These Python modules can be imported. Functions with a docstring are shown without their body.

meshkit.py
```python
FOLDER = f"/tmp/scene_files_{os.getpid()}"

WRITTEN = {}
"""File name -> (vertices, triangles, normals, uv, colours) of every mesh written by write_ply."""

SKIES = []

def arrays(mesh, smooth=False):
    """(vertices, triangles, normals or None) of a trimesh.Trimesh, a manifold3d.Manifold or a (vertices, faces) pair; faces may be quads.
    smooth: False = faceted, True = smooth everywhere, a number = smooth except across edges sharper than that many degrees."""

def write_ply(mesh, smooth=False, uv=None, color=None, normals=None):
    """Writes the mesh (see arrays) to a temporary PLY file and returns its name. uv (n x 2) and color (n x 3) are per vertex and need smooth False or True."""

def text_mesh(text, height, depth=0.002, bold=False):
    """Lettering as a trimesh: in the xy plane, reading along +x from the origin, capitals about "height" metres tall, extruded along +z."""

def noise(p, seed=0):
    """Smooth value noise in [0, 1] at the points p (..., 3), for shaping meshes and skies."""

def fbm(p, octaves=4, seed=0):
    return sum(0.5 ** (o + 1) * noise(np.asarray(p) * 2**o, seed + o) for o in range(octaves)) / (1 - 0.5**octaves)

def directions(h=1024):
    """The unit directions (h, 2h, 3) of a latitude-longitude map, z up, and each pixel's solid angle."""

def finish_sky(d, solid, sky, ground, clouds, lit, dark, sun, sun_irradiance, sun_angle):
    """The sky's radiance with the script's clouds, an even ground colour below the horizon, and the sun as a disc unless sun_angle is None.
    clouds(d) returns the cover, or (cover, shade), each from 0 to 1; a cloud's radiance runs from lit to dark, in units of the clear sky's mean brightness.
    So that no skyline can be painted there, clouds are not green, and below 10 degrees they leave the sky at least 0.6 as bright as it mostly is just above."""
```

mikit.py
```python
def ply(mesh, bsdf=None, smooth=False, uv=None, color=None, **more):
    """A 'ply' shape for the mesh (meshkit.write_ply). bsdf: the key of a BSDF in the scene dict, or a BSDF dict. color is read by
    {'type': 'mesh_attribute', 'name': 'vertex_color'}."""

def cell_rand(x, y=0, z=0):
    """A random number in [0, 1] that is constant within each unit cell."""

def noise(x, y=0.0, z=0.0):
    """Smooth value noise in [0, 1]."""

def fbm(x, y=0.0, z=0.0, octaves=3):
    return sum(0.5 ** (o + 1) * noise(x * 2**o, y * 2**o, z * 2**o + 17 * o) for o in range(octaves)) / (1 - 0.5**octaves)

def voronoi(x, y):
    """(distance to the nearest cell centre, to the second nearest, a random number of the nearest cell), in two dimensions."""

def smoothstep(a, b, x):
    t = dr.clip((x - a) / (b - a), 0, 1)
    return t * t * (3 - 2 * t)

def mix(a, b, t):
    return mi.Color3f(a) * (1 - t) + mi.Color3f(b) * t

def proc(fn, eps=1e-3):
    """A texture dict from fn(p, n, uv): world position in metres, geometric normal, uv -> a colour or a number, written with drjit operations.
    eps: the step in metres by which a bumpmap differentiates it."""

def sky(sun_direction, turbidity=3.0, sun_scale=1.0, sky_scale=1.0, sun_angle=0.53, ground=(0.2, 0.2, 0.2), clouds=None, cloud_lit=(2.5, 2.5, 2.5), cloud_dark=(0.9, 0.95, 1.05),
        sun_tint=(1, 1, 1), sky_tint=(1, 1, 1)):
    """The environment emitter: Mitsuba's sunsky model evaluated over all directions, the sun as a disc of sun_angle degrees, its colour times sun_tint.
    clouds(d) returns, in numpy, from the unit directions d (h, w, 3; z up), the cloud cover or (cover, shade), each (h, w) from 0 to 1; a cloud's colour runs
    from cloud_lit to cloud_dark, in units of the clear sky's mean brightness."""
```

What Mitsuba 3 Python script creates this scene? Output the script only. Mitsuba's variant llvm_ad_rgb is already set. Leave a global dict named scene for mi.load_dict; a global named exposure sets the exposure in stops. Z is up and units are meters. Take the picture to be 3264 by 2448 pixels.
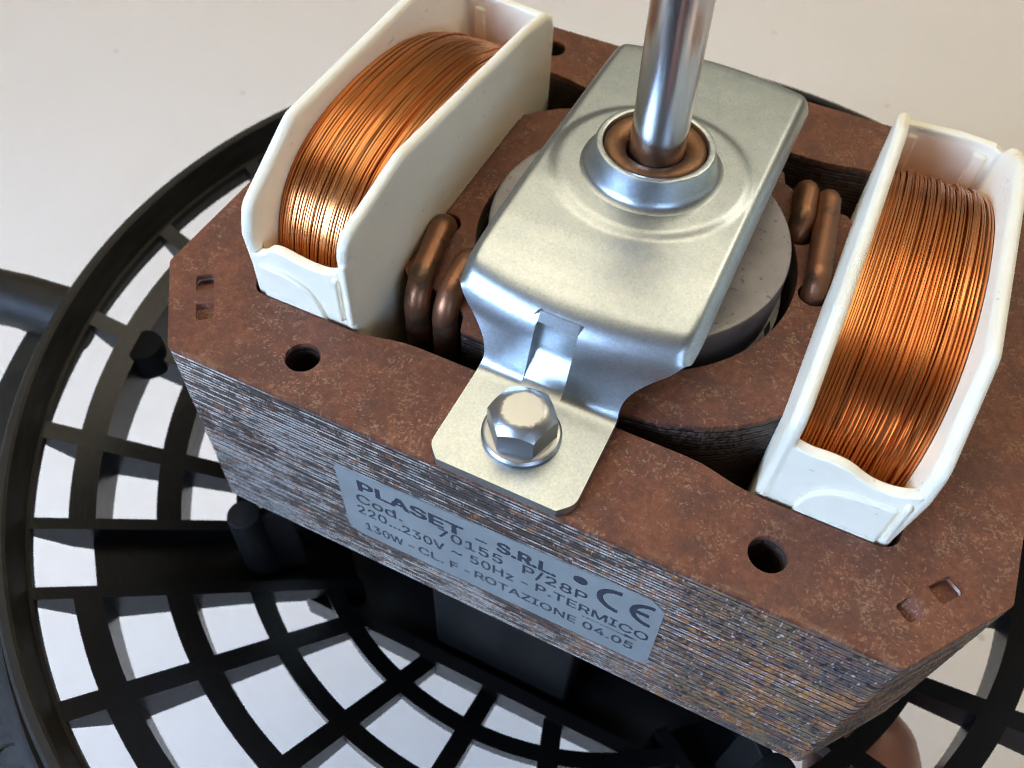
import math
import numpy as np
import trimesh
import manifold3d as m3
import drjit as dr
import mitsuba as mi
from shapely.geometry import Polygon, Point, box as sbox
from shapely.ops import unary_union
import meshkit
import mikit
from mikit import proc, noise, fbm, smoothstep, mix, cell_rand, voronoi

# Modelled in millimetres round the shaft axis (z = 0 is the top of the lamination stack), written in metres.
MM = 0.001
rng = np.random.default_rng(7)
scene, labels = {}, {}
T = mi.ScalarTransform4f

# ------------------------------------------------------------------ camera, lights, exposure
CAM = np.array([16.084, -69.294, 67.077])
RIGHT = np.array([0.90071357, 0.4332069, 0.03235507])
UP = -np.array([0.36441977, -0.71294898, -0.59908429])
FWD = np.array([-0.23645993, 0.55139418, -0.80003198])
scene['camera'] = {
    'type': 'thinlens', 'fov': 59.95, 'fov_axis': 'x', 'aperture_radius': 0.00030, 'focus_distance': 0.081,
    'near_clip': 0.004, 'far_clip': 20.0,
    'to_world': T().look_at(origin=list(CAM * MM), target=list((CAM + FWD * 80) * MM), up=list(UP))}
exposure = 0.5

scene['ambient'] = {'type': 'constant', 'radiance': {'type': 'rgb', 'value': [0.095, 0.076, 0.056]}}


def light_panel(key, centre, target, w, h, rgb):  # unseen emitting rectangle, added only for its light
    scene[key] = {'type': 'rectangle',
                  'to_world': T().look_at(origin=centre, target=target, up=[0, 0, 1]) @ T().scale([w / 2, h / 2, 1]),
                  'bsdf': {'type': 'diffuse', 'reflectance': {'type': 'rgb', 'value': [0.1, 0.1, 0.1]}},
                  'emitter': {'type': 'area', 'radiance': {'type': 'rgb', 'value': rgb}}}
    labels[key] = {'kind': 'structure'}


light_panel('light_panel', [-0.20, 0.29, 0.80], [0, 0, 0], 0.80, 0.60, [1.95, 1.72, 1.28])
light_panel('light_panel_001', [0.35, 1.20, 0.86], [0, 0, 0], 2.2, 1.0, [0.30, 0.285, 0.22])  # added dim fill in place of bounce from a room wall
light_panel('light_panel_002', [0.38, 0.79, 0.83], [0, 0, 0], 0.34, 0.34, [4.6, 4.1, 3.2])  # added to put highlights on the copper coils
light_panel('light_panel_003', [-0.24, -0.39, 0.22], [0, -0.02, -0.04], 0.26, 0.18, [9.2, 13.4, 21.5])  # added cool front panel, placed for its falloff over the table
light_panel('light_panel_004', [0.42, -0.40, 0.24], [0, -0.02, -0.10], 0.24, 0.20, [2.0, 2.9, 4.6])  # added fill for the table seen through the right of the guard


# ------------------------------------------------------------------ materials
def mat(key, d):
    scene[key] = {'type': 'twosided', 'bsdf': d}
    return key


def principled(base, rough, metal=0.0, spec=0.5, **kw):
    return {'type': 'principled', 'base_color': base if isinstance(base, dict) else {'type': 'rgb', 'value': list(base)},
            'roughness': rough, 'metallic': metal, 'specular': spec, **kw}


def bump(d, fn, scale, eps=6e-5):
    return {'type': 'bumpmap', 'tex': proc(fn, eps=eps), 'scale': scale, 'bsdf': d}


def mmp(p):
    return p.x * 1000.0, p.y * 1000.0, p.z * 1000.0


def rust_color(p, n, uv):
    x, y, z = mmp(p)
    a = fbm(x * 0.30, y * 0.30, z * 0.2 + 3.0, 4)
    b = fbm(x * 2.2, y * 2.2, z + 11.0, 3)
    c = mix((0.112, 0.034, 0.0155), (0.180, 0.056, 0.0235), smoothstep(0.25, 0.75, a * 0.45 + b * 0.55))
    c = mix(c, (0.088, 0.034, 0.021), 0.45 * smoothstep(0.48, 0.75, fbm(x * 0.35 + 40.0, y * 0.35, 5.0, 3)))
    broad = smoothstep(0.42, 0.64, fbm(x * 0.16 + 9.0, y * 0.16 - 4.0, 1.0, 3))
    cluster = smoothstep(0.54, 0.72, fbm(x * 0.85 + 70.0, y * 0.85, 2.0, 4) + 0.06 * broad)
    dots = smoothstep(0.45, 0.75, fbm(x * 5.0, y * 5.0, 4.0, 2))
    c = mix(c, (0.36, 0.20, 0.10), 0.38 * cluster * dots)
    lone = smoothstep(0.80, 0.92, noise(x * 5.2 + 3.0, y * 5.2, 9.0)) * (0.35 + 0.65 * broad)
    c = mix(c, (0.42, 0.26, 0.16), 0.38 * lone)
    edge = smoothstep(32.9, 34.2, dr.abs(y)) * smoothstep(0.45, 0.65, fbm(x * 0.7, y * 3.0, 6.0, 3))
    c = mix(c, (0.30, 0.16, 0.085), 0.35 * edge)
    return c * (0.82 + 0.36 * noise(x * 11.0, y * 11.0, 0.0))


def rust_height(p, n, uv):
    x, y, z = mmp(p)
    return fbm(x * 5.0, y * 5.0, z * 5.0, 3) + 0.5 * noise(x * 16.0, y * 16.0, z * 16.0)


mat('rust', bump(principled(proc(rust_color), 0.62, 0.0, 0.45), rust_height, 6e-5))


def edge_parts(p):
    x, y, z = mmp(p)
    layer = dr.floor(-z * 2.0)
    return x, y, z, layer


def side_rust(x, y, z, layer):
    u = x + y * 0.7
    w = layer * 0.5
    streak = fbm(u * 0.9 + cell_rand(layer, 3.0) * 1.2, w * 0.9, 0.5, 3)
    spot = noise(u * 3.4 + 30.0, w * 3.0, 1.0)
    lean = smoothstep(-4.0, 34.0, x) * 0.29 + 0.06 * smoothstep(-28.0, -38.0, x)
    return streak * 0.5 + spot * 0.5 + lean


def edge_bright(u, z, layer):
    d1 = cell_rand(dr.floor(u * 0.16 + cell_rand(layer, 8.0) * 9.0), layer)
    d2 = noise(u * 0.9 + layer * 17.0, 3.0, 0.0)
    d3 = noise(u * 3.2, layer * 5.0, 9.0)
    zone = fbm(u * 0.11 + 2.0, layer * 0.09, 4.0, 3)
    return smoothstep(0.52, 0.84, 0.30 * d1 + 0.30 * d2 + 0.16 * d3 + 0.62 * zone - 0.10 * smoothstep(0.0, 40.0, u + 23.0))


def edge_phase(z):
    t = -z * 2.0
    return dr.abs(t - dr.floor(t) - 0.5) * 2.0      # 0 in the middle of a sheet, 1 in the joint


def edge_color(p, n, uv):
    x, y, z, layer = edge_parts(p)
    u = x + y * 0.7
    t = edge_phase(z)
    bright = edge_bright(u, z, layer)
    c = mix((0.115, 0.088, 0.072), (0.215, 0.180, 0.155), 0.6 * cell_rand(layer, 7.0) + 0.4 * noise(u * 1.6, layer * 3.0, 2.0))
    c = mix(c, (0.150, 0.088, 0.062), 0.55 * smoothstep(0.42, 0.62, fbm(u * 0.22, layer * 0.15, 7.0, 3)))
    c = mix(c, (0.92, 0.86, 0.77), bright * (1.0 - smoothstep(0.30, 0.75, t)))  # bare steel dashes, their specular brightness painted into the colour
    r = side_rust(x, y, z, layer)
    c = mix(c, (0.265, 0.100, 0.036), 0.85 * smoothstep(0.62, 0.74, r))
    c = mix(c, (0.42, 0.215, 0.075), 0.7 * smoothstep(0.78, 0.90, r))
    olive = smoothstep(4.0, 30.0, x) * smoothstep(0.40, 0.60, fbm(u * 0.4 + 5.0, layer * 0.22, 2.0, 3))
    c = mix(c, (0.135, 0.120, 0.080), 0.65 * olive)
    c = mix(c, (0.075, 0.070, 0.080), 0.6 * smoothstep(6.0, 30.0, x) * smoothstep(0.56, 0.68, fbm(u * 0.35 + 25.0, layer * 0.3, 6.0, 3)))
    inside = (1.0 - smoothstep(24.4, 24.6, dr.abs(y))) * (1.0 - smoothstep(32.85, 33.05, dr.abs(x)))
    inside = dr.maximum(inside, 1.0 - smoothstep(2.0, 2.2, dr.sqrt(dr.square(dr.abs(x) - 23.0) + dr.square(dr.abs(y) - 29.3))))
    c = mix(c, (0.075, 0.046, 0.033), 0.93 * inside)  # opening and hole walls: brown oxide plus recess shade put into the colour
    painted_glint = (1.0 - inside) * smoothstep(0.88, 0.97, noise(u * 4.5, layer * 3.0, 2.0))
    c = mix(c, (0.70, 0.62, 0.55), 0.5 * painted_glint)  # small highlights painted in as pale spots
    return c * (1.0 - 0.62 * smoothstep(0.62, 1.0, t))  # groove shade between the sheets painted in as darker joints


def edge_metal(p, n, uv):
    x, y, z, layer = edge_parts(p)
    return 0.7 * (1.0 - smoothstep(0.58, 0.72, side_rust(x, y, z, layer)))


def edge_rough(p, n, uv):
    x, y, z, layer = edge_parts(p)
    u = x + y * 0.7
    return 0.50 - 0.16 * edge_bright(u, z, layer)


def edge_height(p, n, uv):
    x, y, z, layer = edge_parts(p)
    u = x + y * 0.7
    return 0.35 * noise(u * 3.0, layer * 7.0, 1.0) + 0.25 * noise(u * 8.0, layer * 3.0, 3.0) + dr.cos((z + 0.25) * 4.0 * math.pi) * 0.5


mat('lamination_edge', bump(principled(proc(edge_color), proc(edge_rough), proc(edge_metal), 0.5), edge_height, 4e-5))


def zinc_color(p, n, uv):
    x, y, z = mmp(p)
    c = mix((0.41, 0.455, 0.47), (0.49, 0.53, 0.53), fbm(x * 0.35, y * 0.35, z * 0.35, 4))
    c = mix(c, (0.50, 0.53, 0.52), 0.5 * smoothstep(0.45, 0.7, fbm(x * 0.9 + 6.0, y * 0.9, z, 3)))
    pit = smoothstep(0.80, 0.88, noise(x * 5.0, y * 5.0, z * 5.0))
    grain = noise(x * 7.0, y * 7.0, z * 7.0)
    return mix(c, (0.22, 0.20, 0.17), 0.18 * pit) * (0.90 + 0.2 * grain)


def zinc_height(p, n, uv):
    x, y, z = mmp(p)
    return fbm(x * 5.0, y * 5.0, z * 5.0, 3)


mat('zinc', bump(principled(proc(zinc_color), 0.36, 1.0), zinc_height, 6e-6))
mat('bolt_zinc', bump(principled((0.46, 0.465, 0.455), 0.37, 1.0), zinc_height, 1.0e-5))


def alu_color(p, n, uv):
    x, y, z = mmp(p)
    c = mix((0.20, 0.185, 0.185), (0.30, 0.28, 0.28), fbm(x * 0.4, y * 0.4, z * 0.4, 4))
    return mix(c, (0.10, 0.085, 0.07), 0.6 * smoothstep(0.86, 0.95, fbm(x * 1.9 + 5.0, y * 1.9, 2.0, 3) * 1.2))


mat('cast_aluminium', bump(principled(proc(alu_color), 0.52, 0.85), zinc_height, 4e-5))
mat('bright_flake', principled((0.62, 0.58, 0.55), 0.35, 0.9))


def shaft_height(p, n, uv):
    x, y, z = mmp(p)
    return noise(z * 22.0, dr.atan2(y, x) * 1.2, 0.0)


mat('shaft_steel', bump(principled((0.52, 0.505, 0.49), 0.23, 1.0), shaft_height, 6e-6))


def bronze_color(p, n, uv):
    x, y, z = mmp(p)
    return mix((0.12, 0.055, 0.028), (0.26, 0.13, 0.06), fbm(x * 1.2, y * 1.2, z * 1.2, 4))


mat('bronze', bump(principled(proc(bronze_color), 0.42, 0.8), zinc_height, 3e-5))


def copper_color(p, n, uv):
    x, y, z = mmp(p)
    w = cell_rand(dr.floor(x * 3.5), 2.0)
    return mix((0.56, 0.205, 0.066), (0.67, 0.28, 0.095), 0.6 * w + 0.4 * noise(y * 0.5, x * 2.0, z * 0.5))


mat('copper_wire', principled(proc(copper_color), 0.27, 1.0, 0.5))


def oldcopper_color(p, n, uv):
    x, y, z = mmp(p)
    c = mix((0.19, 0.082, 0.040), (0.30, 0.135, 0.07), fbm(x * 0.7, y * 0.7, z * 0.7, 4))
    return mix(c, (0.13, 0.075, 0.045), smoothstep(0.5, 0.7, fbm(x * 0.5 + 3.0, y * 0.5, z * 0.5, 3)))


mat('old_copper', bump(principled(proc(oldcopper_color), 0.38, 0.75), zinc_height, 2.5e-5))


def cream_color(p, n, uv):
    x, y, z = mmp(p)
    c = mix((0.85, 0.775, 0.57), (0.88, 0.81, 0.62), fbm(x * 0.25, y * 0.25, z * 0.25, 3))
    dirt = smoothstep(0.80, 0.9, noise(x * 2.3, y * 2.3, z * 2.3)) * smoothstep(0.5, 0.8, noise(x * 0.5, y * 0.5, z * 0.5))
    c = mix(c, (0.35, 0.28, 0.20), 0.35 * dirt)
    return c


def cream_height(p, n, uv):
    x, y, z = mmp(p)
    return fbm(x * 0.8, y * 0.8, z * 0.8, 2) + 0.08 * noise(x * 9.0, y * 9.0, z * 9.0)


mat('cream_plastic', bump(principled(proc(cream_color), 0.36, 0.0, 0.5), cream_height, 5e-5))


def black_color(p, n, uv):
    x, y, z = mmp(p)
    return mix((0.0035, 0.0035, 0.0038), (0.007, 0.0068, 0.0066), fbm(x * 0.3, y * 0.3, z * 0.3, 4))


def black_height(p, n, uv):
    x, y, z = mmp(p)
    return fbm(x * 1.5, y * 1.5, z * 6.0, 3) + 0.25 * noise(x * 9.0, y * 9.0, z * 9.0)


mat('black_plastic', bump(principled(proc(black_color), 0.30, 0.0, 0.25), black_height, 2e-5))
mat('block_black', principled((0.009, 0.0088, 0.0085), 0.55, 0.0, 0.12))
mat('matt_black', principled((0.005, 0.005, 0.005), 0.8, 0.0, 0.1))


def worn_color(p, n, uv):
    x, y, z = mmp(p)
    return mix((0.009, 0.0075, 0.0055), (0.026, 0.0215, 0.0145), fbm(x * 0.25, y * 0.25, z * 0.8, 4))


mat('worn_black_plastic', bump(principled(proc(worn_color), 0.52, 0.0, 0.25), black_height, 6e-5))


def label_color(p, n, uv):
    x, y, z = mmp(p)
    return mix((0.25, 0.27, 0.255), (0.31, 0.33, 0.31), fbm(x * 0.3, z * 0.3, 0.0, 3)) * (0.93 + 0.1 * smoothstep(-0.2, 0.7, dr.sin(-z * 4.0 * math.pi)))


def label_height(p, n, uv):
    x, y, z = mmp(p)
    return dr.sin(-z * 4.0 * math.pi) * 0.3


mat('label_film', bump(principled(proc(label_color), 0.35, 0.25, 0.5), label_height, 4e-5))
mat('ink', principled((0.030, 0.034, 0.045), 0.5, 0.0, 0.4))


def table_color(p, n, uv):
    x, y, z = mmp(p)
    c = mix((0.73, 0.665, 0.575), (0.76, 0.695, 0.605), fbm(x * 0.02, y * 0.02, 0.0, 3))
    d1, d2, w = voronoi(x / 26.0, y / 26.0)
    return mix(c, (0.40, 0.35, 0.28), 0.55 * (1.0 - smoothstep(0.015, 0.05, d1)) * smoothstep(0.82, 0.86, w))


mat('white_laminate', principled(proc(table_color), 0.45, 0.0, 0.35))


def skin_color(p, n, uv):
    x, y, z = mmp(p)
    return mix((0.30, 0.135, 0.095), (0.38, 0.18, 0.13), fbm(x * 0.25, y * 0.25, z * 0.25, 3))


def skin_height(p, n, uv):
    x, y, z = mmp(p)
    return fbm(x * 2.5, y * 2.5, z * 2.5, 3)


mat('skin', bump(principled(proc(skin_color), 0.45, 0.0, 0.45), skin_height, 6e-5))
mat('nail', principled((0.62, 0.40, 0.34), 0.3, 0.0, 0.5))


# ------------------------------------------------------------------ mesh helpers (mm)
def to_tm(m):
    if isinstance(m, m3.Manifold):
        q = m.to_mesh()
        return trimesh.Trimesh(np.array(q.vert_properties)[:, :3], np.array(q.tri_verts), process=False)
    if isinstance(m, tuple):
        v, f = np.asarray(m[0], float), np.asarray(m[1], int)
        if f.shape[1] == 4:
            f = np.vstack([f[:, [0, 1, 2]], f[:, [0, 2, 3]]])
        return trimesh.Trimesh(v, f, process=False)
    return m


def cat(*ms):
    return trimesh.util.concatenate([to_tm(m) for m in ms])


def add(key, mesh, bsdf, smooth=35, label=None, kind=None):
    k, n = key, 0
    while k in scene:
        n += 1
        k = f'{key}_{n:03d}'
    m = to_tm(mesh).copy()
    m.vertices = np.asarray(m.vertices) * MM
    scene[k] = mikit.ply(m, bsdf, smooth=smooth)
    if label or kind:
        labels[k] = {a: b for a, b in (('label', label), ('kind', kind)) if b}
    return k


def man(v, f):
    return m3.Manifold(m3.Mesh(np.asarray(v, np.float32), np.asarray(f, np.uint32)))


def poly_extrude(poly, z0, z1):
    parts = []
    for g in getattr(poly, 'geoms', [poly]):
        e = trimesh.creation.extrude_polygon(g, z1 - z0, engine='earcut')
        e.apply_translation([0, 0, z0])
        parts.append(e)
    return cat(*parts)


def cs(poly):
    polys = []
    for g in getattr(poly, 'geoms', [poly]):
        polys.append(np.array(g.exterior.coords)[:-1])
        polys += [np.array(i.coords)[:-1] for i in g.interiors]
    return m3.CrossSection(polys, m3.FillRule.EvenOdd)


def mextrude(poly, z0, z1):
    return cs(poly).extrude(z1 - z0).translate((0, 0, z0))


def hull_box(lo, hi, r, seg=16):
    s = m3.Manifold.sphere(r, seg)
    lo, hi = np.minimum(lo, hi) + r, np.maximum(lo, hi) - r
    return m3.Manifold.batch_hull([s.translate((x, y, z)) for x in (lo[0], hi[0]) for y in (lo[1], hi[1]) for z in (lo[2], hi[2])])


def hull_poly(pts, r, ax_lo, ax_hi, axis, seg=16):
    """Convex plate: pts in the two other axes, rounded by r."""
    s = m3.Manifold.sphere(r, seg)
    out = []
    for a, b in pts:
        for h in (ax_lo + r, ax_hi - r):
            out.append(s.translate({'x': (h, a, b), 'y': (a, h, b), 'z': (a, b, h)}[axis]))
    return m3.Manifold.batch_hull(out)


def lathe(prof, n=96, closed=False):
    p = np.asarray(prof, float)
    a = np.arange(n) * 2 * np.pi / n
    v = np.stack([p[None, :, 0] * np.cos(a)[:, None], p[None, :, 0] * np.sin(a)[:, None], np.broadcast_to(p[None, :, 1], (n, len(p)))], -1).reshape(-1, 3)
    k = len(p)
    f = []
    m = k if closed else k - 1
    for i in range(n):
        j = (i + 1) % n
        for q in range(m):
            q2 = (q + 1) % k
            f.append([i * k + q, j * k + q, j * k + q2, i * k + q2])
    return (v, f)


def arc_bar(prof, a0, a1, n=60):
    """Profile (r, z), closed, swept over an angle in degrees."""
    p = np.asarray(prof, float)
    full = abs(a1 - a0) >= 359.9
    a = np.radians(np.linspace(a0, a1, n + 1))
    if full:
        a = a[:-1]
    k = len(p)
    v = np.stack([p[None, :, 0] * np.cos(a)[:, None], p[None, :, 0] * np.sin(a)[:, None], np.broadcast_to(p[None, :, 1], (len(a), k))], -1).reshape(-1, 3)
    f = []
    for i in range(len(a) if full else len(a) - 1):
        j = (i + 1) % len(a)
        for q in range(k):
            q2 = (q + 1) % k
            f.append([i * k + q, j * k + q, j * k + q2])
            f.append([i * k + q, j * k + q2, i * k + q2])
    if not full:
        for q in range(1, k - 1):
            f.append([0, q, q + 1])
            e = (len(a) - 1) * k
            f.append([e, e + q + 1, e + q])
    return (v, np.array(f))


def tube(path, r, sides=8, cap=True):
    p = np.asarray(path, float)
    t = np.gradient(p, axis=0)
    t /= np.linalg.norm(t, axis=1, keepdims=True)
    ref = np.array([1.0, 0, 0]) if abs(t[:, 0]).mean() < 0.7 else np.array([0, 0, 1.0])
    a = np.cross(t, ref)
    a /= np.linalg.norm(a, axis=1, keepdims=True)
    b = np.cross(t, a)
    ang = np.arange(sides) * 2 * np.pi / sides
    rr = np.broadcast_to(r, (len(p),))
    v = p[:, None] + rr[:, None, None] * (np.cos(ang)[None, :, None] * a[:, None] + np.sin(ang)[None, :, None] * b[:, None])
    v = v.reshape(-1, 3)
    f = []
    for i in range(len(p) - 1):
        for j in range(sides):
            j2 = (j + 1) % sides
            f.append([i * sides + j, i * sides + j2, (i + 1) * sides + j2])
            f.append([i * sides + j, (i + 1) * sides + j2, (i + 1) * sides + j])
    if cap:
        v = np.vstack([v, p[:1], p[-1:]])
        e = (len(p) - 1) * sides
        for j in range(sides):
            j2 = (j + 1) % sides
            f.append([len(v) - 2, j2, j])
            f.append([len(v) - 1, e + j, e + j2])
    return (v, np.array(f))


# ------------------------------------------------------------------ the table
TZ = -130.0
add('table', trimesh.creation.box(bounds=[[-1200, -230, TZ - 25], [1200, 1500, TZ]]), 'white_laminate', smooth=False, kind='structure')

mat('dark_floor', principled((0.035, 0.028, 0.024), 0.6, 0.0, 0.3))
add('floor', trimesh.creation.box(bounds=[[-4000, -4000, -920], [4000, 4000, -900]]), 'dark_floor', smooth=False, kind='structure')

# ------------------------------------------------------------------ the motor
M = 'electric_motor'
labels[M] = {'label': 'rusty electric motor with two copper coils and an upright steel shaft', 'category': 'electric motor'}

# --- stator
outer = Polygon([(-35.15, -34.1), (35.15, -34.1), (42.3, -24.8), (42.3, 24.8), (35.15, 34.1), (-35.15, 34.1), (-42.3, 24.8), (-42.3, -24.8)])
outer = outer.buffer(-0.9).buffer(0.9, quad_segs=5)
opening = [(-32.8, -24.3), (-21.2, -24.3), (-19.9, -24.25), (-18.2, -23.95), (-16.6, -23.55), (-15.2, -23.3), (-13.6, -23.2), (13.6, -23.2), (15.2, -23.3), (16.6, -23.6), (18.2, -24.0), (19.9, -24.25), (21.2, -24.3), (32.8, -24.3)]
opening = Polygon(opening + [(-x, -y) for x, y in opening]).buffer(-1.7).buffer(1.7, quad_segs=6)
half = [(33.5, -13), (21.6, -13), (20.3, -14.7), (19.0, -16.1), (17.1, -17.75), (14.4, -19.4), (10.7, -20.7), (6.8, -21.4), (3.0, -21.2), (-1.5, -20.6), (-5.0, -19.6), (-9.4, -19.3), (-11.2, -19.3), (-11.8, -17.4), (-13.2, -16.6), (-16.5, -15.6), (-19.6, -15.2), (-21.6, -13), (-33.5, -13)]
pole = Polygon(half + [(-x, -y) for x, y in half])
pole = pole.difference(Point(0, 0).buffer(17.3, quad_segs=24))
for px, py in ((15.4, 9.7), (19.1, 1.6), (-14.6, -10.2), (-19.6, -6.6)):   # slots for the shading rings
    pole = pole.difference(Point(px, py).buffer(1.6))
lam = unary_union([outer.difference(opening), pole.intersection(outer)])
holes = [Point(sx * 23.0, sy * 29.3).buffer(1.72, quad_segs=8) for sx in (1, -1) for sy in (1, -1)]
lam = lam.difference(unary_union(holes))


def turned_rect(cx, cy, ang, l, w, r=0.0):
    from shapely import affinity
    q = sbox(-l / 2, -w / 2, l / 2, w / 2)
    if r:
        q = q.buffer(-r).buffer(r, quad_segs=3)
    return affinity.translate(affinity.rotate(q, ang, origin=(0, 0)), cx, cy)


slot_at = [(sx * 36.0, sy * 27.2, -52.7 * sx * sy) for sx in (1, -1) for sy in (1, -1)]
slots = [turned_rect(x, y, a, 6.1, 1.75, 0.4) for x, y, a in slot_at]
layers = []
N_LAM = 56
for i in range(1, N_LAM):
    off = -abs(rng.normal(0, 0.022)) - (0.03 if i % 2 else 0.0)
    q = lam.buffer(off, join_style=2).simplify(0.01)
    if i < 4:
        q = q.difference(unary_union(slots))
    layers.append(poly_extrude(q, -0.5 * (i + 1) + 0.02, -0.5 * i - 0.03))
core = poly_extrude(lam.buffer(-0.16, join_style=2).difference(unary_union(slots)).simplify(0.02), -27.9, -0.55)
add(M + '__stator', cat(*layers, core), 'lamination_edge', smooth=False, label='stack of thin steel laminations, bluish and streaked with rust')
top = lam.difference(unary_union(slots))
tm = poly_extrude(top.buffer(-0.05), -0.1, 0.0)
tm2 = poly_extrude(top, -0.5, -0.05)
add(M + '__stator__top_sheet', cat(tm, tm2), 'rust', smooth=False)
for x, y, a in slot_at:   # stamped interlocks: a strip bent down at both ends
    s = np.linspace(-3.05, 3.05, 25)
    dep = np.interp(s, [-3.05, -1.0, 0.7, 0.95, 3.05], [-1.25, -0.04, -0.04, -0.75, -1.1])
    ca, sa = math.cos(math.radians(a)), math.sin(math.radians(a))
    sg = 1
    v = []
    for si, di in zip(s, dep):
        for w in (-0.89, 0.89):
            v.append([x + si * sg * ca - w * sa, y + si * sg * sa + w * ca, di])
    f = [[2 * i, 2 * i + 1, 2 * i + 3, 2 * i + 2] for i in range(24)]
    add(M + '__stator__interlock', (v, f), 'rust', smooth=30)

# --- bobbins with their windings
FLANGES = {   # (y, z) outlines; the moulding leans a little, so the rear corners sit lower on the inner side
    'left_outer': [(-23.9, -42), (-23.6, 7.2), (-22.4, 9.8), (-13.4, 14.1), (13.0, 14.5), (21.0, 11.3), (22.9, 9.0), (22.9, -42)],
    'left_inner': [(-23.9, -42), (-23.9, 9.4), (-23.2, 11.3), (-12.8, 13.4), (16.0, 10.9), (21.2, 9.9), (22.9, 8.0), (22.9, -42)],
    'right_inner': [(-23.9, -42), (-23.9, 9.4), (-23.2, 11.3), (-12.8, 13.4), (14.0, 13.3), (20.5, 10.9), (22.7, 8.6), (22.7, -42)],
    'right_outer': [(-24.1, -42), (-23.8, 6.8), (-22.6, 9.8), (-13.6, 14.8), (14.0, 13.4), (20.6, 10.4), (22.9, 7.6), (22.9, -42)]}


def flange(name, x0, x1):
    p = Polygon(FLANGES[name]).buffer(-2.6).buffer(2.6 - 0.62, quad_segs=6)
    m = hull_poly(list(p.exterior.coords)[:-1], 0.62, x0, x1, 'x')
    if 'outer' in name:   # the outer wall flares out above the iron
        sg = 1 if x0 > 0 else -1
        m = m.refine_to_length(3.0).warp(lambda v: (v[0] + sg * 0.085 * max(v[2], 0), v[1], v[2]))
    return m - m3.Manifold.cube((6, 27.0, 28.5)).translate((min(x0, x1) - 2, -13.5, -28.3))


def plate_y(pts, y0, y1, r):
    """Non-convex plate in the xz plane, edges rounded by a minkowski sum."""
    p = Polygon(pts).buffer(-r)
    m = mextrude(p, 0, max(abs(y1 - y0) - 2 * r, 0.02))
    m = m.rotate((90, 0, 0)).translate((0, max(y0, y1) - r, 0))
    return m.minkowski_sum(m3.Manifold.sphere(r, 10))


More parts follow.
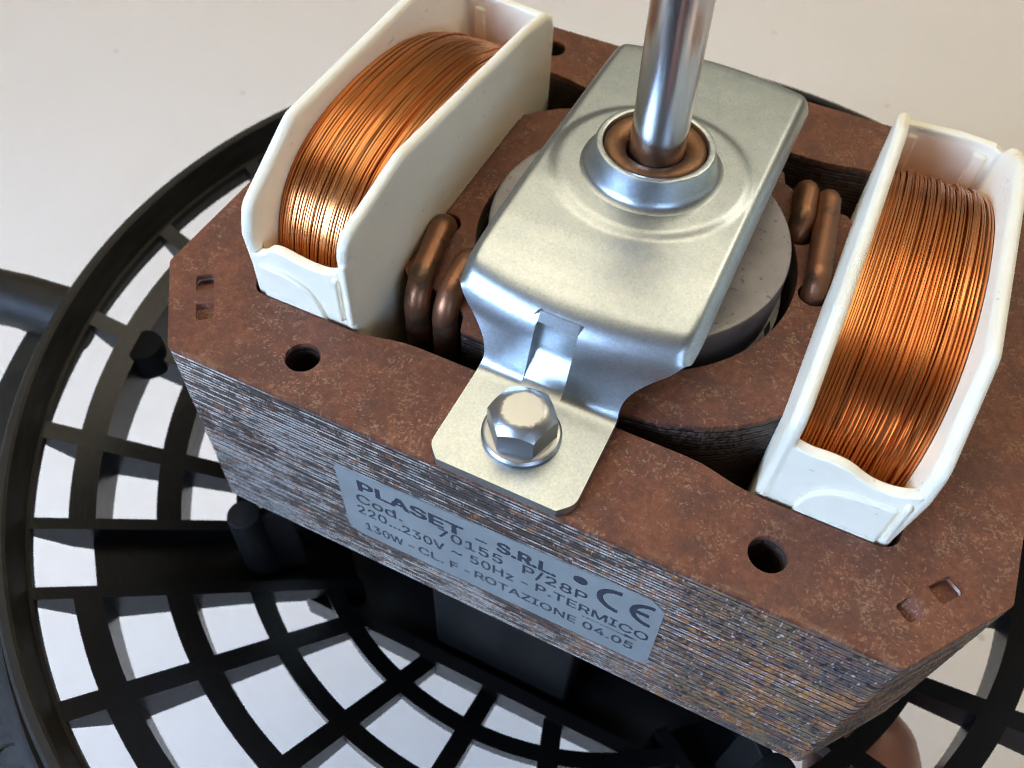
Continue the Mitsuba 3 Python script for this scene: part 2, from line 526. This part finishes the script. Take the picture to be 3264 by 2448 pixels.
def smooth_pts(pts, it=3):
    p = np.array(pts, float)
    for _ in range(it):
        q = np.empty((2 * len(p) - 2, 2))
        q[0::2] = 0.75 * p[:-1] + 0.25 * p[1:]
        q[1::2] = 0.25 * p[:-1] + 0.75 * p[1:]
        p = np.vstack([p[:1], q, p[-1:]])
    return [tuple(a) for a in p]


def bobbin(side):
    s = side
    xo0, xo1, xi0, xi1 = (32.1, 30.75, 21.55, 20.35)
    w = 'left' if s < 0 else 'right'
    parts = [flange(w + '_outer', min(s * xo0, s * xo1), max(s * xo0, s * xo1)), flange(w + '_inner', min(s * xi0, s * xi1), max(s * xi0, s * xi1))]
    if s < 0:
        wave = [(-32.0, 4.8), (-30.3, 5.3), (-29.4, 6.4), (-28.2, 6.6), (-26.0, 6.1), (-24.0, 6.0), (-22.6, 6.3), (-21.6, 7.2), (-20.5, 9.0)]
        pad = [(-30.9, -40), (-30.9, 4.2), (-28.3, 4.1), (-26.6, 3.75), (-25.2, 3.0), (-24.1, 1.2), (-23.6, -1.2), (-23.4, -40)]
        ribs = [(-22.3, -21.6, 6.2), (-20.95, -20.35, 8.6)]
    else:
        wave = [(20.5, 8.6), (21.5, 7.7), (22.9, 7.4), (24.4, 7.6), (26.1, 7.4), (27.3, 6.7), (28.6, 6.3), (30.4, 6.5), (32.0, 7.8)]
        pad = [(23.7, -40), (23.7, 0.5), (24.2, 2.6), (25.2, 3.9), (26.4, 4.6), (27.8, 4.85), (30.9, 5.1), (30.9, -40)]
        ribs = [(31.15, 31.6, 6.2)]
    wpts = smooth_pts(wave, 2)
    parts.append(plate_y(wpts + [(wpts[-1][0], -42), (wpts[0][0], -42)], -23.75, -22.6, 0.25))
    parts.append(plate_y(smooth_pts(pad[1:-1], 2) + [pad[-1], pad[0]], -24.2, -23.2, 0.3))
    for a, b, zt in ribs:
        parts.append(hull_box((a, -24.25, 0.5), (b, -23.2, zt), 0.25, 10))
    # back wall with a thin recessed panel
    back = [(s * 32.0, 8.4), (s * 30.8, 9.1), (s * 27.0, 9.3), (s * 23.0, 9.0), (s * 20.6, 8.8)]
    parts.append(plate_y(back + [(s * 20.6, -42), (s * 32.0, -42)], 21.6, 22.7, 0.25))
    for a, b in ((22.0, 23.2), (29.0, 30.4)):
        parts.append(hull_box((s * a, 21.0, -10), (s * b, 22.0, 8.0), 0.3, 10))
    m = parts[0]
    for q in parts[1:]:
        m = m + q
    return m


PROFILE = np.array([(-21.45, -12), (-21.45, -3), (-21.4, 0.6), (-21.1, 3.0), (-20.6, 4.9), (-19.5, 7.0), (-17.6, 9.1), (-15, 10.7), (-12, 11.7), (-8, 12.35), (-3, 12.55), (2, 12.2), (6.3, 11.5), (9.5, 10.5), (12.3, 9.4), (15, 7.9), (17.8, 5.7), (19.8, 3.0), (20.8, 0), (21.1, -4), (21.1, -12)])


def winding(side, seed):
    r = np.random.default_rng(seed)
    yy, zz = PROFILE.T
    arc = np.concatenate([[0], np.cumsum(np.hypot(np.diff(yy), np.diff(zz)))])
    s = np.linspace(0, arc[-1], 96)
    y, z = np.interp(s, arc, yy), np.interp(s, arc, zz)
    for _ in range(3):
        y[1:-1] = 0.25 * y[:-2] + 0.5 * y[1:-1] + 0.25 * y[2:]
        z[1:-1] = 0.25 * z[:-2] + 0.5 * z[1:-1] + 0.25 * z[2:]
    t = np.stack([np.gradient(y), np.gradient(z)], 1)
    t /= np.linalg.norm(t, axis=1, keepdims=True)
    nrm = np.stack([-t[:, 1], t[:, 0]], 1)
    x0, x1 = 21.6, 30.7
    n = 32
    pitch = (x1 - x0) / n
    meshes = []
    u = np.linspace(0, 1, len(s))
    # uneven layers below make the surface rise and fall across the coil
    swell = [r.normal(0, 0.10, 6) for _ in range(3)]
    for i in range(n):
        fi = (i + 0.5) / n
        h = 0.07 * math.sin(fi * 9 + seed) + 0.05 * math.sin(fi * 23 + 2 * seed) - 0.5 * (2 * fi - 1) ** 6 + r.normal(0, 0.014)
        xs = x0 + pitch * (i + 0.5) + r.normal(0, 0.03) + 0.06 * np.sin(2 * math.pi * (u * r.uniform(0.4, 1.3) + r.uniform())) + 0.03 * np.sin(2 * math.pi * (u * r.uniform(2, 4) + r.uniform()))
        xs = np.clip(xs + (u - 0.5) * 0.25, x0 + 0.05, x1 - 0.05)
        hh = h + 0.03 * np.sin(2 * math.pi * (u * r.uniform(0.6, 2.0) + r.uniform()))
        xs = xs + 0.085 * np.maximum(z, 0) * fi ** 2
        meshes.append(tube(np.stack([side * xs, y + nrm[:, 0] * hh, z + nrm[:, 1] * hh], 1), 0.134, 7, False))
    for k in range(8):   # strands that cross over the others
        a = r.uniform(0.1, 0.9) if k > 3 else r.uniform(0.72, 0.95) * (1 if side > 0 else 0.5)
        b = a + r.uniform(-0.09, 0.09)
        xs = np.clip(x0 + (x1 - x0) * (a + (b - a) * smooth01(u)), x0 + 0.1, x1 - 0.1)
        hh = 0.14 + 0.10 * np.exp(-((u - 0.5) / 0.3) ** 2)
        meshes.append(tube(np.stack([side * xs, y + nrm[:, 0] * hh, z + nrm[:, 1] * hh], 1), 0.134, 7, False))
    # the layers underneath, closed
    yi, zi = y - nrm[:, 0] * 0.42, z - nrm[:, 1] * 0.42
    under = np.concatenate([np.stack([yi, zi], 1), [[yi[-1], -12], [yi[0], -12]]])
    body = poly_extrude(Polygon(under).buffer(0), 0, x1 - x0)
    v = np.asarray(body.vertices)
    body.vertices = np.stack([x0 + v[:, 2], v[:, 0], v[:, 1]], 1) * np.array([side, 1, 1])
    if side < 0:
        body.invert()
    meshes.append(body)
    return cat(*meshes)


def smooth01(t):
    return t * t * (3 - 2 * t)


for side, word in ((-1, 'left'), (1, 'right')):
    k = add(M + '__bobbin', bobbin(side), 'cream_plastic', smooth=40)
    labels[k] = {'label': 'cream plastic bobbin wound with copper wire, ' + ('beside the loose-looking dark shading rings at the front' if side < 0 else 'near the bare corner with the long label end')}
    add(k + '__winding', winding(side, 3 if side < 0 else 5), 'copper_wire', smooth=50)
labels[M + '__bobbin'] = {'label': 'left bobbin of cream plastic, tightly wound with fine copper wire'}
labels[M + '__bobbin_001'] = {'label': 'right bobbin of cream plastic, its copper wire slightly slack at one edge'}

# --- shading rings: thick copper loops round the pole horns
def shading_ring(p0, p1, r=1.35):
    p0, p1 = np.array(p0, float), np.array(p1, float)
    L = np.linalg.norm(p1 - p0)
    d = (p1 - p0) / L
    rad = 2.0 if L < 7.5 or p1[1] > 0 else 2.9
    loop = []
    for c, z, a0 in ((L - rad, 1.2 - rad, 90), (L - rad, -29.2 + rad, 0), (rad, -29.2 + rad, -90), (rad, 1.2 - rad, -180)):
        for a in np.linspace(a0, a0 - 90, 9):
            loop.append((c + rad * math.cos(math.radians(a)), z + rad * math.sin(math.radians(a))))
    pts = np.array([[p0[0] + d[0] * u, p0[1] + d[1] * u, w] for u, w in loop + loop[:2]])
    return tube(pts, r, 12, False)


RINGS = [((15.4, 9.9), (14.3, 16.9)), ((19.1, 1.7), (16.9, 16.5))]
for a, b in RINGS + [((-14.6, -10.0), (-13.7, -17.9)), ((-19.6, -6.6), (-16.9, -18.0))]:
    add(M + '__shading_ring', shading_ring(a, b), 'old_copper', smooth=50)

# --- rotor
prof = [(2.5, 2.6), (9.0, 2.6), (14.2, 2.75), (15.5, 2.83), (15.85, 2.7), (15.95, 2.4), (15.9, -1.5), (15.75, -3.9), (16.55, -4.0), (16.6, -24), (15.7, -24.2), (15.7, -30), (2.5, -30)]
rv = lathe(prof, 120)
v = rv[0].copy()
rim = np.hypot(v[:, 0], v[:, 1])
jit = (meshkit.noise(np.stack([v[:, 0] * 1.3, v[:, 1] * 1.3, v[:, 2]], 1)) - 0.5)
v[:, 2] += np.where((rim > 15) & (v[:, 2] > 2), jit * 0.16, 0)
add(M + '__rotor', (v, rv[1]), 'cast_aluminium', smooth=40)
fl = []
for a0, a1, zc in ((-58, -47, -3.0), (-44, -36, -2.7), (-31, -24, -2.9), (-12, -7, -2.6), (-66, -61, -3.2)):
    n = 9
    aa = np.radians(np.linspace(a0, a1, n))
    up = zc + 0.25 + 0.5 * np.random.default_rng(int(-a0)).random(n)
    lo = np.full(n, zc - 0.7)
    v = np.concatenate([np.stack([16.12 * np.cos(aa), 16.12 * np.sin(aa), up], 1), np.stack([16.5 * np.cos(aa), 16.5 * np.sin(aa), lo], 1)])
    fl.append((v, [[i, n + i, n + i + 1, i + 1] for i in range(n - 1)]))
add(M + '__rotor__casting_flash', cat(*fl), 'bright_flake', smooth=False)

# --- shaft, leaning a touch
p0 = np.array([0.40, 0, 5.0])
p1 = np.array([-0.30, 0, 34.0])
d = (p1 - p0) / 29.0
ss = np.linspace(-60, 60, 40)
add(M + '__shaft', tube(np.array([p0 + d * (q - 5.0) for q in ss]), 2.68, 48), 'shaft_steel', smooth=40)


# --- bearing bracket, a pressed sheet with one foot in front and one behind
def bracket():
    path = [(-34.35, 1.45), (-31, 1.45), (-27, 1.45), (-24.2, 1.45), (-23.5, 1.6), (-23.15, 2.1), (-22.2, 5.0), (-21.75, 6.5), (-21.15, 7.7), (-20.2, 8.6), (-18.8, 9.2), (-16, 9.65), (-12, 10.0), (-6, 10.25), (0, 10.3)]
    path = np.array(path + [(6, 10.25), (12, 10.2), (17, 10.1), (19.8, 10.0), (21.3, 9.8), (21.9, 9.3), (22.2, 8.0), (22.5, 5.0), (23.0, 2.1), (23.4, 1.6), (24.2, 1.45), (27, 1.45), (31, 1.45), (33.6, 1.45)])
    arc = np.concatenate([[0], np.cumsum(np.hypot(*np.diff(path, axis=0).T))])
    NS = 261
    s = np.linspace(0, arc[-1], NS)
    py, pz = np.interp(s, arc, path[:, 0]), np.interp(s, arc, path[:, 1])
    for _ in range(4):
        py[1:-1] = 0.25 * py[:-2] + 0.5 * py[1:-1] + 0.25 * py[2:]
        pz[1:-1] = 0.25 * pz[:-2] + 0.5 * pz[1:-1] + 0.25 * pz[2:]
    zz = np.abs(py)
    # half width by height on the aprons
    hw = np.where(zz > 23.4, 6.95, np.interp(pz, [1.4, 2.2, 3.2, 4.2, 5.2, 6.2, 7.0, 8.0, 9.4], [6.95, 6.75, 6.9, 7.4, 8.4, 9.8, 10.6, 11.2, 11.55]))
    hw = np.where(zz > 33.0, 6.95 - np.clip(zz - 33.1, 0, 1.3) * 1.0, hw)
    for _ in range(3):
        hw[1:-1] = 0.25 * hw[:-2] + 0.5 * hw[1:-1] + 0.25 * hw[2:]
    roll = np.clip((pz - 7.2) / 1.6, 0, 1)
    roll = roll * roll * (3 - 2 * roll)
    mid = np.sort(np.concatenate([np.linspace(-5, 5, 41), [-2.56, -2.52, 1.42, 1.46]]))
    out = np.concatenate([np.linspace(0, 0.72, 13)[1:], np.linspace(0.72, 1, 10)[1:]])
    X = np.concatenate([-5 - (hw[:, None] - 5) * out[None, ::-1], np.repeat(mid[None], NS, 0), 5 + (hw[:, None] - 5) * out[None]], 1)
    NC = X.shape[1]
    Y = np.repeat(py[:, None], NC, 1)
    Z = np.repeat(pz[:, None], NC, 1)
    bend = np.clip((zz - 14) / 7, 0, 1)[:, None] * np.where(zz < 23.6, 1, np.clip(1 - (zz - 23.3) / 0.6, 0, 1))[:, None]
    lift = np.clip((pz - 1.6) / 4.0, 0, 1)[:, None]
    Y = Y - np.sign(py)[:, None] * 0.0125 * X ** 2 * bend * lift
    # rolled side edges
    e = np.clip((np.abs(X) - (hw[:, None] - 1.7)) / 1.7, 0, 1)
    Z = Z - roll[:, None] * (1.7 * e ** 3.0)
    # gentle crown, a raised disc round the bearing, dents
    rr = np.hypot(X, Y)
    disc = np.clip((10.3 - rr) / 1.3, 0, 1)
    Z = Z + 0.34 * disc * disc * (3 - 2 * disc) * roll[:, None]
    Z = Z + roll[:, None] * 0.02 * (meshkit.noise(np.stack([X * 0.3, Y * 0.3, X * 0], -1)) - 0.5)
    # pressed notch in the front apron
    inx = (X > -2.54) & (X < 1.44)
    k = np.clip((Z - 1.9) / 2.6, 0, 1)
    on = inx & (Y < -18) & (Y > -23.6) & (Z < 7.55) & (Z > 1.6)
    Y = np.where(on, Y + 0.25 + 1.15 * k * k * (3 - 2 * k), Y)
    v = np.stack([X, Y, Z], -1)
    du, dv = np.gradient(v, axis=0), np.gradient(v, axis=1)
    nn = np.cross(dv, du)
    nn /= np.linalg.norm(nn, axis=-1, keepdims=True)
    nn *= np.sign((nn[..., 2:] * 1.0).sum() + 1e-9)
    low = v - nn * 1.1
    keep = np.ones((NS - 1, NC - 1), bool)
    for i in range(NS - 1):   # open slit at the top of the notch, round holes stay under the bolts
        for j in range(NC - 1):
            cx, cz, cy = X[i:i + 2, j:j + 2].mean(), Z[i:i + 2, j:j + 2].mean(), Y[i:i + 2, j:j + 2].mean()
            if -2.5 < cx < 1.4 and 6.9 < cz < 7.6 and -23 < cy < -17.5:
                keep[i, j] = False
            if math.hypot(cx, cy) < 4.6:
                keep[i, j] = False
    idx = np.arange(NS * NC).reshape(NS, NC)
    f = []
    n0 = NS * NC
    for i in range(NS - 1):
        for j in range(NC - 1):
            if not keep[i, j]:
                continue
            a, b, c, d_ = idx[i, j], idx[i, j + 1], idx[i + 1, j + 1], idx[i + 1, j]
            f.append([a, b, c, d_])
            f.append([n0 + a, n0 + d_, n0 + c, n0 + b])
            for (di, dj, e0, e1) in ((-1, 0, a, b), (0, 1, b, c), (1, 0, c, d_), (0, -1, d_, a)):
                ii, jj = i + di, j + dj
                if ii < 0 or jj < 0 or ii >= NS - 1 or jj >= NC - 1 or not keep[ii, jj]:
                    f.append([e0, n0 + e0, n0 + e1, e1])
    return (np.concatenate([v.reshape(-1, 3), low.reshape(-1, 3)]), f)


bm = to_tm(bracket())
add(M + '__bearing_bracket', bm, 'zinc', smooth=42, label='pressed zinc-plated bracket spanning the rotor, with a foot bolted down in front')
collar = [(7.2, 10.58), (6.75, 10.74), (6.42, 11.05), (6.2, 11.6), (6.0, 12.4), (5.82, 13.1), (5.72, 13.33), (5.58, 13.4), (5.25, 13.4), (5.12, 13.3), (5.06, 12.9), (5.04, 10.0)]
cv = lathe(collar, 128)
v = cv[0].copy()
q = (np.hypot(v[:, 0], v[:, 1]) < 5.75) & (v[:, 2] > 13.3)
v[:, 2] += np.where(q, 0.035 * (np.random.default_rng(2).random(len(v)) - 0.5), 0)
add(M + '__bearing_bracket__collar', (v, cv[1]), 'zinc', smooth=30)
bear = [(5.05, 12.7), (4.88, 13.05), (4.5, 13.22), (4.0, 13.26), (3.5, 13.12), (3.1, 12.85), (2.85, 12.5), (2.76, 12.2), (2.75, 9.0)]
add(M + '__bearing_bracket__bearing', lathe(bear, 96), 'bronze', smooth=60)

# --- the bolt on the front foot
def bolt():
    wash = lathe([(0.3, 1.5), (3.5, 1.5), (3.6, 1.62), (3.6, 1.85), (3.4, 2.1), (3.0, 2.25), (0.3, 2.3)], 48)
    hexa = m3.Manifold.cylinder(3.6, 3.16, 3.16, 6).rotate((0, 0, 12)).translate((0, 0, 2.0))
    lid = [(0.2, 5.42, 1.75), (0.2, 5.34, 2.05), (0.2, 5.12, 2.42), (0.2, 4.55, 3.05), (0.2, 4.2, 3.3), (0.2, 1.4, 3.3)]
    h = hexa ^ m3.Manifold.batch_hull([m3.Manifold.cylinder(a, r, r, 48).translate((0, 0, z - a)) for a, z, r in lid])
    return wash, h


w, h = bolt()
for q, key, ang in ((h, '__bolt', 20), (w, '__bolt__washer', 30)):
    q = to_tm(q).copy()
    q.apply_translation([-0.15, -28.7, 0])
    add(M + key, q, 'bolt_zinc', smooth=ang)

# --- name plate on the front of the stack
FY = -34.10


def on_front(mesh, y):
    """A mesh in xy with depth z, turned onto the front face (x right, z up, facing -y)."""
    m = to_tm(mesh).copy()
    v = np.asarray(m.vertices)
    m.vertices = np.stack([v[:, 0], y - v[:, 2], v[:, 1]], 1)
    return m


plate = Polygon([(-17.65, -9.3), (-17.3, -19.9), (-16.6, -21.5), (16.3, -21.35), (17.35, -20.3), (17.0, -8.6), (15.6, -7.2), (-12, -8.9)])
plate = Polygon([(-17.65, -8.4), (-17.4, -20.4), (-16.2, -21.5), (16.4, -21.5), (17.4, -20.6), (17.1, -8.2), (15.7, -7.0), (-16.8, -8.2)])
plate = plate.buffer(-0.5).buffer(0.5, quad_segs=6)
add(M + '__name_label', on_front(poly_extrude(plate, 0, 0.14), FY), 'label_film', smooth=False, label='thin silver-grey label with dark printed lettering on the front of the stack')


def text(s, x0, x1, zbase, height, bold=False):
    m = meshkit.text_mesh(s, height, 0.03, bold)
    lo, hi = m.bounds
    v = np.asarray(m.vertices)
    v[:, 0] = x0 + (v[:, 0] - lo[0]) * (x1 - x0) / (hi[0] - lo[0])
    v[:, 1] += zbase
    m.vertices = v
    more = [m]
    for dx in ((0.07, 0.14) if bold else (0.06,)):   # a heavier, printed stroke
        q = m.copy()
        q.apply_translation([dx, 0, 0.002 * dx / 0.06])
        more.append(q)
    return cat(*more)


PRINT = [text('PLASET', -15.15, -3.35, -11.4, 1.85, True), text('-', -1.95, -0.75, -11.25, 1.8), text('S.R.L.', 0.35, 6.5, -11.4 + 0.55, 1.85, True),
         text('Cod.', -15.6, -10.3, -14.05, 1.7), text('70155', -6.1, 1.05, -13.45, 1.75), text('P/28P', 3.2, 9.95, -13.1, 1.75),
         text('220...230V', -15.75, -5.5, -16.45, 1.65), text('~', -4.65, -3.5, -16.2, 1.6), text('50Hz', -2.5, 2.3, -16.1, 1.65), text('-', 3.2, 3.85, -15.95, 1.6), text('P.TERMICO', 4.75, 16.55, -15.7, 1.6),
         text('130W', -15.15, -10.55, -19.75, 1.5), text('-', -9.9, -9.3, -19.6, 1.5), text('CL. F', -8.65, -4.0, -19.5, 1.5), text('-', -3.2, -2.6, -19.35, 1.5), text('ROTAZIONE', -2.0, 9.35, -19.15, 1.5), text('04.05', 10.15, 15.5, -19.1, 1.55)]


def ring_piece(cx, cz, ro, ri, a0, a1):
    a = np.radians(np.linspace(a0, a1, 33))
    return Polygon([(cx + ro * math.cos(t), cz + ro * math.sin(t)) for t in a] + [(cx + ri * math.cos(t), cz + ri * math.sin(t)) for t in a[::-1]])


PRINT.append(poly_extrude(Point(9.0, -9.25).buffer(0.72), 0, 0.03))
PRINT.append(poly_extrude(ring_piece(13.0, -10.3, 2.25, 1.6, 88, 272), 0, 0.03))
PRINT.append(poly_extrude(unary_union([ring_piece(16.25, -10.35, 2.2, 1.6, 90, 272), sbox(14.4, -10.65, 15.95, -10.05)]), 0, 0.03))
PRINT.append(poly_extrude(unary_union([sbox(9.9, -16.62, 14.8, -16.55), Polygon([(14.4, -16.2), (15.75, -16.5), (14.4, -16.75)])]), 0, 0.03))
add(M + '__name_label__lettering', on_front(cat(*PRINT), FY - 0.141), 'ink', smooth=False)

# ------------------------------------------------------------------ the fan guard (black plastic, funnel shaped)
G = 'fan_guard'
labels[G] = {'label': 'round black plastic fan guard of concentric rings and spokes under the rusty motor', 'category': 'fan guard'}


def cone(r):
    return -29.0 - 0.63 * (72.4 - r)


DEP = 6.0


def depth_at(r):
    return float(np.interp(r, [40, 50, 59, 68, 73], [2.4, 3.4, 4.8, 6.2, 1.6]))


rim = [(73.25, -24.5), (73.55, -24.25), (74.35, -24.25), (74.75, -24.6), (75.6, -29), (76.0, -33.5), (74.2, -33.5), (73.9, -30.2), (72.3, -30.0), (72.35, -29.05), (72.7, -28.7)]
add(G + '__rim', arc_bar(rim, 0, 360, 180), 'worn_black_plastic', smooth=35)
RINGS_G = [(66.2, 68.85), (57.3, 60.0), (48.6, 51.0), (39.6, 42.0)]
ARM = [45 + 90 * k for k in range(4)]
ARC_HALF = 5.4


def spans(r):
    da = math.degrees(math.asin(ARC_HALF / r))
    return [(ARM[k] + da - 0.3, ARM[k] + 90 - da + 0.3) for k in range(4)]


for ri, ro in RINGS_G:
    dep = depth_at(0.5 * (ri + ro))
    prof = [(ro, cone(ro)), (ri, cone(ri)), (ri, cone(ri) - dep), (ro, cone(ro) - dep)]
    for a0, a1 in spans(0.5 * (ri + ro)):
        add(G + '__ring_bar', arc_bar(prof, a0, a1, 40), 'black_plastic', smooth=30)


def radial_box(ang, r0, r1, w0, w1, drop0=0.0, drop1=0.0, depth=None, lift=0.0):
    """Bar along a radius from r0 to r1 between the side offsets w0 and w1, its top on the funnel."""
    a = math.radians(ang)
    d, n = np.array([math.cos(a), math.sin(a)]), np.array([-math.sin(a), math.cos(a)])
    v, k = [], 13
    for r, dr_ in zip(np.linspace(r0, r1, k), np.linspace(drop0, drop1, k)):
        z = cone(math.hypot(r, 0.5 * (w0 + w1))) + lift - dr_
        for w, dz in ((w0, 0), (w1, 0), (w1, -(depth or depth_at(r))), (w0, -(depth or depth_at(r)))):
            q = d * r + n * w
            v.append([q[0], q[1], z + dz])
    f = []
    for i in range(k - 1):
        for j in range(4):
            j2 = (j + 1) % 4
            f.append([4 * i + j, 4 * i + j2, 4 * i + 4 + j2, 4 * i + 4 + j])
    f += [[3, 2, 1, 0], [4 * k - 4, 4 * k - 3, 4 * k - 2, 4 * k - 1]]
    return (v, f)


for k in range(24):
    ang = -149.5 + 15 * k
    near = min(abs((ang - a + 180) % 360 - 180) for a in ARM)
    if near < 7:
        continue
    ca, sa = abs(math.cos(math.radians(ang))), abs(math.sin(math.radians(ang)))
    r_in = min(34.7 / max(sa, 1e-6), 35.2 / max(ca, 1e-6), 63.1 / (ca + sa)) - 0.7
    add(G + '__spoke', radial_box(ang, r_in, 72.6, -1.25, 1.25, lift=0.02), 'black_plastic', smooth=False)
for a in ARM:
    k = add(G + '__arm', radial_box(a, 36.0, 67.2, -4.6, 4.6, drop0=2.6, drop1=3.2, depth=2.6), 'black_plastic', smooth=False)
    add(k + '__rib', radial_box(a, 36.5, 72.7, 3.9, 5.5, lift=0.04), 'black_plastic', smooth=False)
    add(k + '__rib', radial_box(a, 36.5, 72.7, -5.5, -3.9, lift=0.04), 'black_plastic', smooth=False)
    r = 48.6
    p = np.array([r * math.cos(math.radians(a)), r * math.sin(math.radians(a))])
    post = lathe([(0.01, -32.2), (1.75, -32.2), (2.0, -32.35), (2.1, -32.7), (2.4, -52), (0.01, -52)], 40)
    post = to_tm(post)
    post.apply_translation([p[0], p[1], 0])
    gus = hull_box((43.0, -0.8, -50), (47.5, 0.8, -33.0), 0.3, 8).rotate((0, 0, a))
    add(k + '__screw_boss', cat(post, gus), 'block_black', smooth=35)
hub = Polygon([(-28.4, -34.7), (28.4, -34.7), (35.2, -28.0), (35.2, 28.0), (28.4, 34.7), (-28.4, 34.7), (-35.2, 28.0), (-35.2, -28.0)])
hub_edge = hub.difference(hub.buffer(-1.8, join_style=2))
add(G + '__hub', mextrude(hub, -56.0, -54.0) + mextrude(hub_edge, -55.0, -50.6), 'black_plastic', smooth=25)
inner = m3.Manifold.cube((50, 48, 25.5)).translate((-25, -23, -54.0))  # added dark box: fills the shaded cavity, stops light from behind
add(G + '__hub__dark_fill_box', inner, 'matt_black', smooth=False)
for sy in (-1, 1):   # the block under the middle of the stack
    add(G + '__hub__middle_block', hull_box((-9.4, sy * 31.5, -54.5), (9.8, sy * 22.0, -28.6), 0.5, 10), 'block_black', smooth=25)
b = to_tm(lathe([(0.01, -32.4), (2.4, -32.4), (2.65, -32.55), (2.75, -32.9), (2.85, -37), (0.01, -37)], 36))
b.apply_translation([-63.4, -18.3, 0])
add(G + '__stud', b, 'matt_black', smooth=35)

# mounting flange outside the rim and the strut that leaves it to the left
fp = [(74.9, -29.0), (76.0, -28.4), (77.2, -29.6), (80.6, -30.2), (81.4, -30.6), (81.4, -33.5), (74.9, -33.5)]
add(G + '__mounting_flange', arc_bar(fp, -163.0, -100, 80), 'worn_black_plastic', smooth=35)
fr = to_tm(lathe([(1.5, 0), (1.6, 0.25), (1.9, 0.25), (2.0, 0), (2.0, -1), (1.5, -1)], 40, True))
a = math.radians(-118.4)
fr.apply_translation([78.6 * math.cos(a), 78.6 * math.sin(a), -29.9])
add(G + '__mounting_flange__screw_ring', fr, 'worn_black_plastic', smooth=35)
way = [((-70, -20.4, -29.4), 4.3), ((-80, -21.4, -29.0), 3.9), ((-90, -23.6, -29.0), 4.0), ((-104, -28.5, -29.6), 4.3), ((-125, -38.0, -30.5), 4.6)]
st = m3.Manifold.batch_boolean([m3.Manifold.batch_hull([m3.Manifold.sphere(r, 40).translate(q) for q, r in way[i:i + 2]]) for i in range(len(way) - 1)], m3.OpType.Add)
keepout = m3.Manifold.cylinder(40, 73.9, 73.9, 120).translate((0, 0, -60))
add(G + '__strut', st - keepout, 'worn_black_plastic', smooth=40)

# ------------------------------------------------------------------ the hand that holds the guard from below
H = 'person'


def bones(chain):
    out = []
    for (a, ra), (b, rb) in zip(chain[:-1], chain[1:]):
        out.append(m3.Manifold.batch_hull([m3.Manifold.sphere(ra, 24).translate(tuple(a)), m3.Manifold.sphere(rb, 24).translate(tuple(b))]))
    return out


OFF = np.array([0.0, 0.0, 0.0])
fingers = {
    'index': [((47.5, -20.0, -53.5), 7.2), ((51.5, -33.5, -57.0), 8.0), ((57.0, -56.0, -65.5), 8.8), ((68.0, -92.0, -74.0), 10.0)],
    'middle': [((30.0, -40.0, -69.0), 7.4), ((33.0, -50.0, -76.0), 8.2), ((40.0, -72.0, -82.0), 9.0), ((56.0, -100.0, -79.0), 10.4)],
    'ring': [((22.0, -58.0, -74.0), 7.0), ((25.0, -68.0, -80.0), 7.8), ((31.0, -86.0, -86.0), 8.6), ((44.0, -108.0, -83.0), 10.0)],
    'little': [((18.0, -80.0, -78.0), 6.0), ((19.0, -88.0, -83.0), 6.6), ((22.0, -101.0, -88.0), 7.4), ((34.0, -116.0, -86.0), 9.0)],
    'thumb': [((72.0, -55.0, -22.0), 8.0), ((82.0, -66.0, -28.0), 9.4), ((90.0, -88.0, -46.0), 10.5), ((80.0, -120.0, -70.0), 13.0)],
}
hand = []
for c in fingers.values():
    hand += bones([(np.array(p), r) for p, r in c])
palm = [((68, -92, -74), 10), ((56, -100, -79), 10.4), ((44, -108, -83), 10), ((34, -116, -86), 9), ((80, -120, -70), 13), ((66, -158, -80), 15), ((50, -156, -84), 13)]
hand.append(m3.Manifold.batch_hull([m3.Manifold.sphere(r, 24).translate(p) for p, r in palm]))
hand += bones([(np.array([60, -155, -82]), 19), (np.array([74, -205, -84]), 24), (np.array([95, -300, -88]), 34)])
hm = m3.Manifold.batch_boolean(hand, m3.OpType.Add).refine_to_length(3.0)
hm = to_tm(hm)
hm = trimesh.Trimesh(hm.vertices, hm.faces, process=True)
trimesh.smoothing.filter_taubin(hm, iterations=8)
add(H, hm, 'skin', smooth=True)
labels[H] = {'label': 'person holding the black guard from below, one fingertip showing through its openings', 'category': 'person'}
nail = m3.Manifold.sphere(1.0, 24).scale((4.6, 5.6, 1.4)).rotate((12, 0, -14)).translate((48.6, -21.5, -60.2))
add(H + '__fingernail', nail, 'nail', smooth=40)
